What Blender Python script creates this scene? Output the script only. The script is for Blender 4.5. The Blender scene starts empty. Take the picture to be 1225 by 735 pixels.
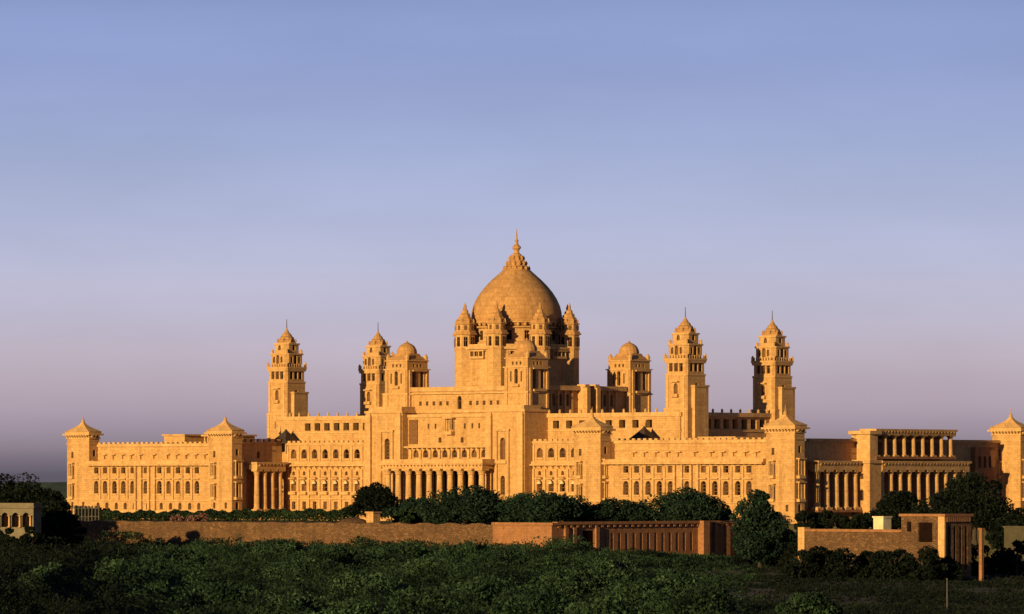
import bpy, math, random
import numpy as np
from math import sin, cos, radians, pi, sqrt, atan2
from mathutils import Vector, Matrix

# ------------------------------------------------------------------ camera
SC = bpy.context.scene
COL = SC.collection
D0 = 1100.0                 # metres from the camera to the dome's axis
F_PX = D0 / 0.18            # focal length in pixels of a 1225 px wide picture
CZ, HR = 7.2, 575.0         # camera height, horizon row
TH = radians(43.0)          # the palace front is turned 43 degrees to the camera's left
CT, ST = cos(TH), sin(TH)

cam_d = bpy.data.cameras.new('camera')
cam = bpy.data.objects.new('camera', cam_d)
COL.objects.link(cam)
cam.location = (0, 0, CZ)
cam.rotation_euler = (pi / 2, 0, 0)
cam_d.sensor_width = 36.0
cam_d.lens = 36.0 * F_PX / 1225.0
cam_d.shift_x = -(618 - 612.5) / 1225.0
cam_d.shift_y = (HR - 367.5) / 1225.0
cam_d.clip_start = 1.0
cam_d.clip_end = 40000.0
SC.camera = cam

# ------------------------------------------------------------------ light
SUN_AZ, SUN_EL = radians(-34.3), radians(8.3)
sd = bpy.data.lights.new('sun', 'SUN')
sd.energy = 5.0
sd.angle = radians(0.5)
sd.color = (1.0, 0.70, 0.30)
so = bpy.data.objects.new('sun', sd)
COL.objects.link(so)
ray = Vector((-sin(SUN_AZ) * cos(SUN_EL), cos(SUN_AZ) * cos(SUN_EL), -sin(SUN_EL)))
so.rotation_euler = ray.to_track_quat('-Z', 'Y').to_euler()
so.location = (-300, 300, 400)

W = bpy.data.worlds.new('World')
SC.world = W
W.use_nodes = True
nt = W.node_tree
nt.nodes.clear()
out = nt.nodes.new('ShaderNodeOutputWorld')
bg_n = nt.nodes.new('ShaderNodeBackground')
bg_r = nt.nodes.new('ShaderNodeBackground')
add = nt.nodes.new('ShaderNodeMixShader'); add.inputs[0].default_value = 0.7
sky = nt.nodes.new('ShaderNodeTexSky')
sky.sky_type = 'NISHITA'
sky.sun_disc = False
sky.sun_elevation = SUN_EL
sky.sun_rotation = pi - SUN_AZ
sky.dust_density = 0.6
sky.ozone_density = 3.0
bg_n.inputs['Strength'].default_value = 0.05
tc = nt.nodes.new('ShaderNodeTexCoord')
sep = nt.nodes.new('ShaderNodeSeparateXYZ')
sq = nt.nodes.new('ShaderNodeMath'); sq.operation = 'POWER'; sq.inputs[1].default_value = 0.5
mx = nt.nodes.new('ShaderNodeMath'); mx.operation = 'MAXIMUM'; mx.inputs[1].default_value = 0.0
ramp = nt.nodes.new('ShaderNodeValToRGB')
ramp.color_ramp.interpolation = 'CARDINAL'
SKY = [  # sin(elevation), linear colour: earth shadow, belt of Venus, blue above, deep zenith
    (0.0, (0.08, 0.066, 0.12)), (0.0016, (0.09, 0.075, 0.13)), (0.0057, (0.195, 0.157, 0.222)), (0.0123, (0.345, 0.272, 0.366)),
    (0.0205, (0.442, 0.36, 0.458)), (0.0286, (0.472, 0.418, 0.553)), (0.045, (0.43, 0.435, 0.64)), (0.0614, (0.335, 0.372, 0.615)),
    (0.0777, (0.262, 0.306, 0.575)), (0.0933, (0.216, 0.262, 0.53)), (0.25, (0.05, 0.07, 0.16)), (1.0, (0.02, 0.03, 0.08))]
els = ramp.color_ramp.elements
while len(els) < len(SKY):
    els.new(0.5)
for e, (p, c) in zip(els, SKY):
    e.position = sqrt(p)
    e.color = (*c, 1)
bg_r.inputs['Strength'].default_value = 1.0
L = nt.links.new
L(tc.outputs['Generated'], sep.inputs[0])
L(sep.outputs['Z'], mx.inputs[0])
L(mx.outputs[0], sq.inputs[0])
L(sq.outputs[0], ramp.inputs[0])
hz = nt.nodes.new('ShaderNodeMapping'); hz.inputs['Scale'].default_value = (7.0, 7.0, 26.0)
hn = nt.nodes.new('ShaderNodeTexNoise'); hn.inputs['Scale'].default_value = 1.6; hn.inputs['Detail'].default_value = 5.0; hn.inputs['Roughness'].default_value = 0.55
hr = nt.nodes.new('ShaderNodeMapRange'); hr.inputs['From Min'].default_value = 0.3; hr.inputs['From Max'].default_value = 0.7
hr.inputs['To Min'].default_value = 0.92; hr.inputs['To Max'].default_value = 1.06
hs = nt.nodes.new('ShaderNodeVectorMath'); hs.operation = 'SCALE'
L(tc.outputs['Generated'], hz.inputs[0]); L(hz.outputs[0], hn.inputs['Vector']); L(hn.outputs['Fac'], hr.inputs['Value'])
L(ramp.outputs[0], hs.inputs[0]); L(hr.outputs[0], hs.inputs['Scale'])
L(hs.outputs[0], bg_r.inputs['Color'])
L(sky.outputs[0], bg_n.inputs['Color'])
L(bg_n.outputs[0], add.inputs[1])
L(bg_r.outputs[0], add.inputs[2])
L(add.outputs[0], out.inputs['Surface'])

vs = SC.view_settings
vs.view_transform = 'Standard'
vs.look = 'None'
vs.exposure = 0.45
vs.gamma = 1.0
vs.use_curve_mapping = False
SC.render.engine = 'CYCLES'

# ------------------------------------------------------------------ materials
def new_mat(name):
    m = bpy.data.materials.new(name)
    m.use_nodes = True
    t = m.node_tree
    b = t.nodes['Principled BSDF']
    b.inputs['Specular IOR Level'].default_value = 0.25
    return m, t, b

def mixc(t, mode, fac, a, b):
    n = t.nodes.new('ShaderNodeMix')
    n.data_type = 'RGBA'
    n.blend_type = mode
    for sock, v in ((n.inputs[0], fac), (n.inputs[6], a), (n.inputs[7], b)):
        if hasattr(v, 'is_output'):
            t.links.new(v, sock)
        elif isinstance(v, (int, float)):
            sock.default_value = v
        else:
            sock.default_value = (*v, 1)
    return n.outputs[2]

def noise(t, vec, scale, detail=4, rough=0.6):
    n = t.nodes.new('ShaderNodeTexNoise')
    n.inputs['Scale'].default_value = scale
    n.inputs['Detail'].default_value = detail
    n.inputs['Roughness'].default_value = rough
    t.links.new(vec, n.inputs['Vector'])
    return n.outputs['Fac']

def rampf(t, fac, p0, p1, c0=(0, 0, 0), c1=(1, 1, 1)):
    r = t.nodes.new('ShaderNodeValToRGB')
    r.color_ramp.elements[0].position = p0
    r.color_ramp.elements[1].position = p1
    r.color_ramp.elements[0].color = (*c0, 1)
    r.color_ramp.elements[1].color = (*c1, 1)
    t.links.new(fac, r.inputs[0])
    return r.outputs[0]

def stone_mat(name, base, dark, block=(1.1, 0.5), rough_stone=False, contrast=0.5, mortar=.02):
    m, t, b = new_mat(name)
    tcn = t.nodes.new('ShaderNodeTexCoord')
    obj = tcn.outputs['Object']
    s = t.nodes.new('ShaderNodeSeparateXYZ'); t.links.new(obj, s.inputs[0])
    ad = t.nodes.new('ShaderNodeMath'); ad.operation = 'ADD'
    t.links.new(s.outputs[0], ad.inputs[0]); t.links.new(s.outputs[1], ad.inputs[1])
    cb = t.nodes.new('ShaderNodeCombineXYZ')
    t.links.new(ad.outputs[0], cb.inputs[0]); t.links.new(s.outputs[2], cb.inputs[1])
    br = t.nodes.new('ShaderNodeTexBrick')
    if rough_stone:     # irregular field stones: the courses wander
        wn = t.nodes.new('ShaderNodeTexNoise'); wn.inputs['Scale'].default_value = 0.9; wn.inputs['Detail'].default_value = 4
        t.links.new(obj, wn.inputs['Vector'])
        wv = t.nodes.new('ShaderNodeVectorMath'); wv.operation = 'MULTIPLY_ADD'
        t.links.new(wn.outputs['Color'], wv.inputs[0]); wv.inputs[1].default_value = (1.6, 1.6, 0); t.links.new(cb.outputs[0], wv.inputs[2])
        t.links.new(wv.outputs[0], br.inputs['Vector'])
    else:
        t.links.new(cb.outputs[0], br.inputs['Vector'])
    br.inputs['Scale'].default_value = 1.0
    br.inputs['Brick Width'].default_value = block[0]
    br.inputs['Row Height'].default_value = block[1]
    br.inputs['Mortar Size'].default_value = mortar if not rough_stone else 0.05
    br.inputs['Mortar Smooth'].default_value = 0.4
    br.inputs['Color1'].default_value = (*base, 1)
    br.inputs['Color2'].default_value = (*[x * (0.80 if not rough_stone else .5) for x in base], 1)
    br.inputs['Mortar'].default_value = (*[x * 0.62 for x in base], 1)
    n1 = noise(t, obj, 0.18, 6, 0.65)
    c = mixc(t, 'MIX', rampf(t, n1, 0.42, 0.72, (0, 0, 0), (contrast,) * 3), br.outputs['Color'], dark)
    # rain streaks: noise stretched along z
    mp = t.nodes.new('ShaderNodeMapping'); t.links.new(obj, mp.inputs['Vector'])
    mp.inputs['Scale'].default_value = (1.0, 1.0, 0.09)
    n2 = noise(t, mp.outputs[0], 0.9, 5, 0.6)
    c = mixc(t, 'MULTIPLY', rampf(t, n2, 0.48, 0.7, (0, 0, 0), (0.6,) * 3), c, (0.62, 0.54, 0.47))
    n4 = noise(t, obj, 1.6, 5, 0.75)
    c = mixc(t, 'MULTIPLY', rampf(t, n4, 0.47, 0.6, (0, 0, 0), (0.55,) * 3), c, (0.7, 0.62, 0.54))
    t.links.new(c, b.inputs['Base Color'])
    n3 = noise(t, obj, 2.5 if not rough_stone else 1.6, 6, 0.7)
    h = t.nodes.new('ShaderNodeMath'); h.operation = 'MULTIPLY_ADD'
    t.links.new(br.outputs['Fac'], h.inputs[0]); h.inputs[1].default_value = -0.5
    t.links.new(n3, h.inputs[2])
    bp = t.nodes.new('ShaderNodeBump')
    bp.inputs['Strength'].default_value = 0.45 if not rough_stone else 0.9
    bp.inputs['Distance'].default_value = 0.1 if not rough_stone else 0.3
    t.links.new(h.outputs[0], bp.inputs['Height'])
    t.links.new(bp.outputs[0], b.inputs['Normal'])
    b.inputs['Roughness'].default_value = 0.88
    return m

def plain_mat(name, col, rough=0.8, var=0.35, scale=1.0, metal=0.0):
    m, t, b = new_mat(name)
    tcn = t.nodes.new('ShaderNodeTexCoord')
    n = noise(t, tcn.outputs['Object'], scale, 5, 0.65)
    c = mixc(t, 'MIX', rampf(t, n, 0.3, 0.75), [x * (1 - var) for x in col], [min(1, x * (1 + var)) for x in col])
    t.links.new(c, b.inputs['Base Color'])
    b.inputs['Roughness'].default_value = rough
    b.inputs['Metallic'].default_value = metal
    return m

def leaf_mat(name, c0, c1, scale=0.12, fine=None):
    m, t, b = new_mat(name)
    g = t.nodes.new('ShaderNodeNewGeometry')
    n = noise(t, g.outputs['Position'], scale, 3, 0.6)
    if fine:
        n2 = noise(t, g.outputs['Position'], fine, 4, 0.7)
        av = t.nodes.new('ShaderNodeMath'); av.operation = 'ADD'
        t.links.new(n, av.inputs[0]); t.links.new(n2, av.inputs[1])
        hf = t.nodes.new('ShaderNodeMath'); hf.operation = 'MULTIPLY'; hf.inputs[1].default_value = 0.5
        t.links.new(av.outputs[0], hf.inputs[0])
        n = hf.outputs[0]
        c = mixc(t, 'MIX', rampf(t, n, 0.42, 0.64), c0, c1)
    else:
        c = mixc(t, 'MIX', rampf(t, n, 0.33, 0.67), c0, c1)
    r = t.nodes.new('ShaderNodeMath'); r.operation = 'MULTIPLY_ADD'
    t.links.new(g.outputs['Random Per Island'], r.inputs[0]); r.inputs[1].default_value = 0.9; r.inputs[2].default_value = 0.5
    cc = t.nodes.new('ShaderNodeVectorMath'); cc.operation = 'SCALE'
    t.links.new(c, cc.inputs[0]); t.links.new(r.outputs[0], cc.inputs['Scale'])
    t.links.new(cc.outputs[0], b.inputs['Base Color'])
    b.inputs['Roughness'].default_value = 0.7
    b.inputs['Specular IOR Level'].default_value = 0.1
    return m

M = {}
M['stone'] = stone_mat('sandstone', (0.55, 0.327, 0.133), (0.455, 0.245, 0.09))
M['trim'] = stone_mat('sandstone_trim', (0.59, 0.36, 0.152), (0.49, 0.275, 0.102), (1.6, 0.9))
M['dome'] = stone_mat('dome_stone', (0.49, 0.272, 0.107), (0.41, 0.21, 0.075), (1.1, 0.95), mortar=.035)
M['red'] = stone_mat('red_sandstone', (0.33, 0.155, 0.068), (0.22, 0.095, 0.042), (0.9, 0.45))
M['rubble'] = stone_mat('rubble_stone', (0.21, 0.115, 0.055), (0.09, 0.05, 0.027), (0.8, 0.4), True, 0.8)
M['pane'] = plain_mat('dark_pane', (0.010, 0.0045, 0.003), 0.9, 0.5, 0.7)
M['pane'].node_tree.nodes['Principled BSDF'].inputs['Specular IOR Level'].default_value = 0.05
M['pane_brown'] = plain_mat('brown_pane', (0.05, 0.022, 0.01), 0.6, 0.5, 0.7)
M['shutter'] = plain_mat('pale_shutter', (0.15, 0.075, 0.03), 0.8, 0.4, 0.9)
M['lattice'] = plain_mat('stone_lattice', (0.16, 0.075, 0.03), 0.8, 0.4, 2.0)
M['slate'] = plain_mat('dark_roof', (0.045, 0.03, 0.022), 0.85, 0.4, 0.8)
M['cream'] = plain_mat('cream_plaster', (0.15, 0.125, 0.082), 0.9, 0.25, 0.6)
M['olive'] = plain_mat('olive_plaster', (0.06, 0.052, 0.03), 0.9, 0.3, 0.5)
M['white'] = plain_mat('whitewash', (0.62, 0.5, 0.3), 0.9, 0.2, 0.7)
M['metal'] = plain_mat('weathered_metal', (0.075, 0.065, 0.055), 0.6, 0.3, 1.0)
M['bark'] = plain_mat('bark', (0.05, 0.037, 0.025), 0.95, 0.4, 1.5)
M['soil'] = plain_mat('dry_soil', (0.055, 0.045, 0.026), 0.95, 0.5, 0.08)
M['terrace'] = plain_mat('garden_ground', (0.05, 0.045, 0.022), 0.95, 0.4, 0.1)
M['hill'] = plain_mat('green_hill', (0.05, 0.085, 0.03), 0.95, 0.5, 0.02)
M['leaf'] = leaf_mat('broad_leaves', (0.005, 0.014, 0.010), (0.019, 0.041, 0.024), 0.1, 0.6)
M['leaf_dark_shade'] = leaf_mat('dark_shade_leaves', (0.003, 0.006, 0.004), (0.008, 0.013, 0.007))  # naturally dark trees; also shade put into side scrub and wall shrubs
M['leaf_scrub'] = leaf_mat('scrub_leaves', (0.003, 0.008, 0.005), (0.031, 0.066, 0.029), 0.05, 0.33)
M['leaf_thorn'] = leaf_mat('thorn_leaves', (0.009, 0.024, 0.012), (0.045, 0.086, 0.040), 0.1, 0.5)
M['leaf_hedge'] = leaf_mat('hedge_leaves', (0.010, 0.022, 0.012), (0.02, 0.036, 0.014))
M['flower'] = leaf_mat('pink_bougainvillea', (0.10, 0.055, 0.05), (0.22, 0.11, 0.09), 0.6)

# ------------------------------------------------------------------ mesh helpers
class MB:
    """collects faces of one mesh"""
    def __init__(self):
        self.v, self.f, self.mi = [], [], []
    def face(self, pts, mi=0):
        i = len(self.v)
        self.v.extend(pts)
        self.f.append(tuple(range(i, i + len(pts))))
        self.mi.append(mi)
    def box(self, x0, x1, y0, y1, z0, z1, mi=0):
        self.prism([(x0, y0), (x1, y0), (x1, y1), (x0, y1)], z0, z1, mi)
        return self
    def prism(self, p, z0, z1, mi=0, q=None):
        q = q or p
        n, i = len(p), len(self.v)
        self.v.extend([(x, y, z0) for x, y in p] + [(x, y, z1) for x, y in q])
        for k in range(n):
            l = (k + 1) % n
            self.f.append((i + k, i + l, i + n + l, i + n + k)); self.mi.append(mi)
        self.f.append(tuple(i + k for k in reversed(range(n)))); self.mi.append(mi)
        self.f.append(tuple(i + n + k for k in range(n))); self.mi.append(mi)
        return self
    def lathe(self, cx, cy, prof, n=16, rot=0.0, mi=0):
        """prof: list of (radius, z); n sides"""
        i = len(self.v)
        for r, z in prof:
            for k in range(n):
                a = rot + 2 * pi * k / n
                self.v.append((cx + r * cos(a), cy + r * sin(a), z))
        for j in range(len(prof) - 1):
            for k in range(n):
                l = (k + 1) % n
                self.f.append((i + j * n + k, i + j * n + l, i + (j + 1) * n + l, i + (j + 1) * n + k)); self.mi.append(mi)
        self.f.append(tuple(i + k for k in reversed(range(n)))); self.mi.append(mi)
        self.f.append(tuple(i + (len(prof) - 1) * n + k for k in range(n))); self.mi.append(mi)
        return self
    def panel(self, fr, u0, u1, z0, z1, ops=(), depth=0.7, mi=0):
        """a wall face with openings cut into it and their reveals; fr(u, d, z) -> point, d inwards.
        ops: (centre, width, z0, z1, arched)"""
        us, zs = {u0, u1}, {z0, z1}
        for c, w, a, b, _ in ops:
            us |= {c - w / 2, c + w / 2}; zs |= {a, b}
        us, zs = sorted(u for u in us if u0 <= u <= u1), sorted(zs)
        for i in range(len(us) - 1):
            uc = (us[i] + us[i + 1]) / 2
            run = None
            for j in range(len(zs) - 1):
                zc = (zs[j] + zs[j + 1]) / 2
                hole = any(abs(uc - c) < w / 2 and a < zc < b for c, w, a, b, _ in ops)
                if not hole:
                    run = [zs[j] if run is None else run[0], zs[j + 1]]
                if run and (hole or j == len(zs) - 2):
                    self.face([fr(us[i], 0, run[0]), fr(us[i + 1], 0, run[0]), fr(us[i + 1], 0, run[1]), fr(us[i], 0, run[1])], mi)
                    run = None
        for c, w, a, b, arch in ops:
            l, r = c - w / 2, c + w / 2
            self.face([fr(l, 0, a), fr(r, 0, a), fr(r, depth, a), fr(l, depth, a)], mi)
            self.face([fr(l, 0, b), fr(r, 0, b), fr(r, depth, b), fr(l, depth, b)], mi)
            for e in (l, r):
                self.face([fr(e, 0, a), fr(e, depth, a), fr(e, depth, b), fr(e, 0, b)], mi)
            self.face([fr(l, depth + .05, a), fr(r, depth + .05, a), fr(r, depth + .05, b), fr(l, depth + .05, b)], mi)
            if arch:
                N, rise = 5, min(w * 0.55, (b - a) * 0.6)
                for sgn, e in ((-1, l), (1, r)):
                    pts = [(c + sgn * w / 2 * cos(t * pi / 2 / N), b - rise + rise * 0.97 * sin(t * pi / 2 / N)) for t in range(N + 1)]
                    for p, q in zip(pts, pts[1:]):
                        self.face([fr(e, .01, b), fr(p[0], .01, p[1]), fr(q[0], .01, q[1])], mi)
                        self.face([fr(p[0], .01, p[1]), fr(q[0], .01, q[1]), fr(q[0], depth * .8, q[1]), fr(p[0], depth * .8, p[1])], mi)
        return self
    def block(self, x0, x1, y0, y1, z0, z1, front=(), right=(), left=(), depth=0.7, bottom=False):
        self.panel(front_fr(y0), x0, x1, z0, z1, front, depth)
        self.panel(right_fr(x1), y0, y1, z0, z1, right, depth)
        self.panel(left_fr(x0), y0, y1, z0, z1, left, depth)
        self.face([(x0, y1, z0), (x1, y1, z0), (x1, y1, z1), (x0, y1, z1)])
        self.face([(x0, y0, z1), (x1, y0, z1), (x1, y1, z1), (x0, y1, z1)])
        if bottom:
            self.face([(x0, y0, z0), (x1, y0, z0), (x1, y1, z0), (x0, y1, z0)])
        return self
    def mesh(self, name, mats):
        me = bpy.data.meshes.new(name)
        me.from_pydata(self.v, [], self.f)
        for m in mats:
            me.materials.append(m)
        if len(mats) > 1:
            me.polygons.foreach_set('material_index', self.mi)
        me.update()
        return me
    def build(self, name, mat, parent=None, loc=(0, 0, 0), rz=0.0):
        mats = mat if isinstance(mat, (list, tuple)) else [mat]
        return link(name, self.mesh(name, mats), parent, loc, rz)

def front_fr(y): return lambda u, d, z: (u, y + d, z)
def right_fr(x): return lambda u, d, z: (x - d, u, z)
def left_fr(x): return lambda u, d, z: (x + d, u, z)

def link(name, me, parent=None, loc=(0, 0, 0), rz=0.0):
    o = bpy.data.objects.new(name, me)
    COL.objects.link(o)
    o.parent = parent
    o.location = loc
    o.rotation_euler = (0, 0, rz)
    return o

def tag(o, label=None, cat=None, group=None, kind=None):
    if label: o['label'] = label
    if cat: o['category'] = cat
    if group: o['group'] = group
    if kind: o['kind'] = kind
    return o

def empty(name, loc, rz=0.0):
    o = bpy.data.objects.new(name, None)
    COL.objects.link(o)
    o.location = loc
    o.rotation_euler = (0, 0, rz)
    return o

def copy_tree(o, parent, loc=None, rz=None):
    c = o.copy()
    COL.objects.link(c)
    c.parent = parent
    if loc is not None: c.location = loc
    if rz is not None: c.rotation_euler = (0, 0, rz)
    for ch in list(o.children):
        copy_tree(ch, c)
    return c

_win = {}
wrnd = random.Random(5)
def window_mesh(w, h, kind):
    shade = 0 if kind == 'shade_sheet' else wrnd.choice((0, 0, 1, 1, 2))
    key = (round(w, 2), round(h, 2), kind, shade)
    if key not in _win:
        mb = MB()
        hw = w / 2
        mb.box(-hw + .004, hw - .004, -0.05, 0.0, 0.004, h - .004, 0)
        if kind == 'shade_sheet':
            pass  # no bars: a bare dark sheet paints the shade inside an open recess
        elif kind == 'lattice':
            n = max(2, int(w / .6))
            for k in range(1, n):
                x = -hw + w * k / n
                mb.box(x - .06, x + .06, -.12, -.051, .01, h - .01, 1)
            n = max(2, int(h / .7))
            for k in range(1, n):
                z = h * k / n
                mb.box(-hw + .01, hw - .01, -.125, -.052, z - .06, z + .06, 1)
        else:
            mb.box(-.05, .05, -.12, -.051, .01, h - .01, 1)
            mb.box(-hw + .01, hw - .01, -.125, -.052, h * .62 - .05, h * .62 + .05, 1)
        _win[key] = mb.mesh('window', [M[('pane', 'pane_brown', 'shutter')[shade]], M['lattice']])
    return _win[key]

def windows(parent, side, at, ops, depth=0.7, kind='plain', name='window'):
    """one window object in each opening; side 'f' (wall at y=at), 'r' or 'l' (wall at x=at)"""
    for c, w, a, b, arch in ops:
        me = window_mesh(w, b - a, kind)
        if side == 'f':
            link(name, me, parent, (c, at + depth, a), 0)
        elif side == 'r':
            link(name, me, parent, (at - depth, c, a), pi / 2)
        else:
            link(name, me, parent, (at + depth, c, a), -pi / 2)

def octagon(cx, cy, r, rot=pi / 8, n=8):
    return [(cx + r * cos(rot + 2 * pi * k / n), cy + r * sin(rot + 2 * pi * k / n)) for k in range(n)]

def chamfered(h, ch):
    return [(-h + ch, -h), (h - ch, -h), (h, -h + ch), (h, h - ch), (h - ch, h), (-h + ch, h), (-h, h - ch), (-h, -h + ch)]

def column_mesh(h, r):
    mb = MB()
    mb.box(-r * 1.35, r * 1.35, -r * 1.35, r * 1.35, 0, h * .06)
    mb.lathe(0, 0, [(r * 1.2, h * .061), (r * 1.2, h * .09), (r, h * .11), (r * .98, h * .4), (r * .84, h * .86), (r * 1.1, h * .88), (r * .9, h * .9), (r * 1.35, h * .955)], 12)
    mb.box(-r * 1.5, r * 1.5, -r * 1.5, r * 1.5, h * .956, h)
    return mb.mesh('column', [M['trim']])

def dentils(mb, side, at, u0, u1, z0, z1, step=1.0, w=0.45, out=0.5):
    n = max(1, int((u1 - u0) / step))
    for k in range(n):
        c = u0 + (k + .5) * (u1 - u0) / n
        if side == 'f':
            mb.prism([(c - w / 2, at - out), (c + w / 2, at - out), (c + w / 2, at), (c - w / 2, at)], (z0 + z1) / 2, z1, 0)
            mb.box(c - w / 2, c + w / 2, at - out * .5, at, z0, (z0 + z1) / 2)
        else:
            mb.box(at, at + out, c - w / 2, c + w / 2, (z0 + z1) / 2, z1)
            mb.box(at, at + out * .5, c - w / 2, c + w / 2, z0, (z0 + z1) / 2)

def spikes(mb, pts, z, r=0.28, h=0.9):
    for x, y in pts:
        mb.lathe(x, y, [(r, z), (r, z + h * .45), (r * 1.25, z + h * .55), (r * .15, z + h)], 6)

# ------------------------------------------------------------------ the ground
def ground_height(x, y):
    return -8.0 + 0.5 * sin(x * .031 + 1.3) * cos(y * .027) + 0.3 * sin(x * .11 + y * .07)

xs = [-9000, -3000, -1200, -600] + list(range(-300, 320, 12)) + [600, 1200, 3000, 9000]
ys = [-1500, -300, 0, 150] + list(range(240, 1300, 14)) + [1500, 2000, 3000, 6000, 14000, 25000]
mb = MB()
nx = len(xs)
for y in ys:
    for x in xs:
        mb.v.append((x, y, ground_height(x, y) if abs(x) < 400 and 200 < y < 1350 else -8.0))
for j in range(len(ys) - 1):
    for i in range(nx - 1):
        a = j * nx + i
        mb.f.append((a, a + 1, a + nx + 1, a + nx)); mb.mi.append(0)
tag(mb.build('ground', M['soil']), 'dark dry scrubland ground stretching to the horizon', kind='structure')

def to_world(X, Y, z=0.0):
    return Vector((X * CT + Y * ST, D0 - X * ST + Y * CT, z))
def to_local(x, y):
    y -= D0
    return (x * CT - y * ST, x * ST + y * CT)

# garden terrace: a raised platform under the palace, retained by the long wall and the forecourt wall
TERR = [(-330, -109.4), (111.4, -109.4), (111.4, -57.0), (330, -57.0), (330, 90), (-330, 90)]
mb = MB()
mb.prism(TERR, -9.0, -1.3)
tr = mb.build('terrace', M['terrace'], None, (0, D0, 0), -TH)
tag(tr, 'raised garden terrace in front of the palace', kind='structure')

# far low hill on the left
mb = MB()
hx, hy = 46, 18
for j in range(hy):
    for i in range(hx):
        u, v = i / (hx - 1), j / (hy - 1)
        x = -900 + 1150 * u
        y = 2300 + 700 * v
        z = -9 + (13 * math.exp(-((u - .57) / .2) ** 2) + 2.0 * sin(u * 37) + 1.4 * sin(u * 71 + v * 9)) * sin(pi * v)
        mb.v.append((x, y, z))
for j in range(hy - 1):
    for i in range(hx - 1):
        a = j * hx + i
        mb.f.append((a, a + 1, a + hx + 1, a + hx)); mb.mi.append(0)
tag(mb.build('hill', M['hill']), 'low green hill far behind the left end of the palace', kind='structure')

# ------------------------------------------------------------------ the palace
palace = empty('palace', (0, D0, 0), -TH)
tag(palace, 'huge golden sandstone palace with a central dome and square towers', 'palace')
P = palace

# plinth
mb = MB()
mb.box(-107.5, 110.8, -38.4, 46, -1.6, 0.0)
mb.build('plinth', M['stone'], P)

# --- corner pavilions: square tower with pyramid roof
def make_pavilion():
    h, yb = 3.65, -0.6          # half width; the back of the plan (front is at -h)
    mb = MB()
    fo = [(-1.9, 0.8, 8.3, 10.6, True), (-1.9, 0.8, 3.6, 6.2, True), (-1.9, 0.7, 12.2, 13.6, False), (1.7, .7, 1.1, 2.4, False), (-1.9, .7, 1.1, 2.4, False)]
    yc = -2.1
    ro = [(yc, 1.1, 8.3, 11.2, True), (yc, 1.1, 3.4, 6.6, True), (yc, .8, 12.6, 14.0, False), (yc, .9, 1.0, 2.6, True)]
    mb.block(-h, h, -h, yb, 0, 17.3, fo, ro)
    b = mb.build('corner_pavilion', M['stone'], P)
    windows(b, 'f', -h, fo, .7, 'lattice'); windows(b, 'r', h, ro, .7, 'lattice')
    rect = lambda e: [(-h - e, -h - e), (h + e, -h - e), (h + e, yb + e), (-h - e, yb + e)]
    t = MB()
    for z, o_, hh in ((2.9, .14, .3), (15.2, .16, .28), (16.5, .22, .3)):
        t.prism(rect(o_), z, z + hh)
    dentils(t, 'f', -h - .2, -h, h, 16.81, 17.29, .8, .35, .55)
    dentils(t, 'r', h + .2, -h, yb, 16.81, 17.29, .8, .35, .55)
    t.build('cornice', M['trim'], b)
    # projecting balconies on the front and the side
    for z in (7.6, 3.0):
        t = MB()
        t.box(-2.6, -1.2, -h - .75, -h - .01, z, z + .6)
        t.box(-2.7, -1.1, -h - .85, -h - .02, z + 3.35, z + 3.6)
        for xx in (-2.5, -1.3):
            t.box(xx - .09, xx + .09, -h - .7, -h - .52, z + .595, z + 3.355)
        t.build('balcony', M['trim'], b)
        t = MB()
        t.box(h + .01, h + .8, yc - 1.0, yc + 1.0, z, z + .6)
        t.box(h + .02, h + .9, yc - 1.1, yc + 1.1, z + 3.75, z + 4.0)
        for yy in (-.9, .9):
            t.box(h + .45, h + .65, yc + yy - .1, yc + yy + .1, z + .595, z + 3.755)
        t.build('balcony', M['trim'], b)
    r = MB()
    r.prism(rect(.75), 17.3, 17.65)
    r.prism(rect(.35), 17.65, 18.1)
    ym, hd = (yb - h) / 2, (yb + h) / 2
    rr = lambda k, e: [(-(h + .6) * k - e, ym - (hd + .6) * k - e), ((h + .6) * k + e, ym - (hd + .6) * k - e), ((h + .6) * k + e, ym + (hd + .6) * k + e), (-(h + .6) * k - e, ym + (hd + .6) * k + e)]
    steps = [(.97, 0, 18.1), (.64, 0, 18.7), (.36, .05, 19.2), (.15, .12, 19.75), (.0, .3, 20.2)]
    for (k0, e0, z0), (k1, e1, z1) in zip(steps, steps[1:]):
        r.prism(rr(k0, e0), z0, z1, 0, rr(k1, e1))
    r.build('roof', M['trim'], b)
    f = MB()
    f.lathe(0, ym, [(.3, 20.2), (.42, 20.5), (.2, 20.85), (.1, 21.1), (.03, 22.2)], 8)
    f.build('finial', M['trim'], b)
    return b

pav = make_pavilion()
spots = [(-101.6, -31.35), (-53.9, -32.95), (53.7, -32.95), (103.5, -31.35), (106.3, 37.6)]
pav.location = (*spots[0], 0)
for s in spots[1:]:
    copy_tree(pav, P, (*s, 0))

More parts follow.
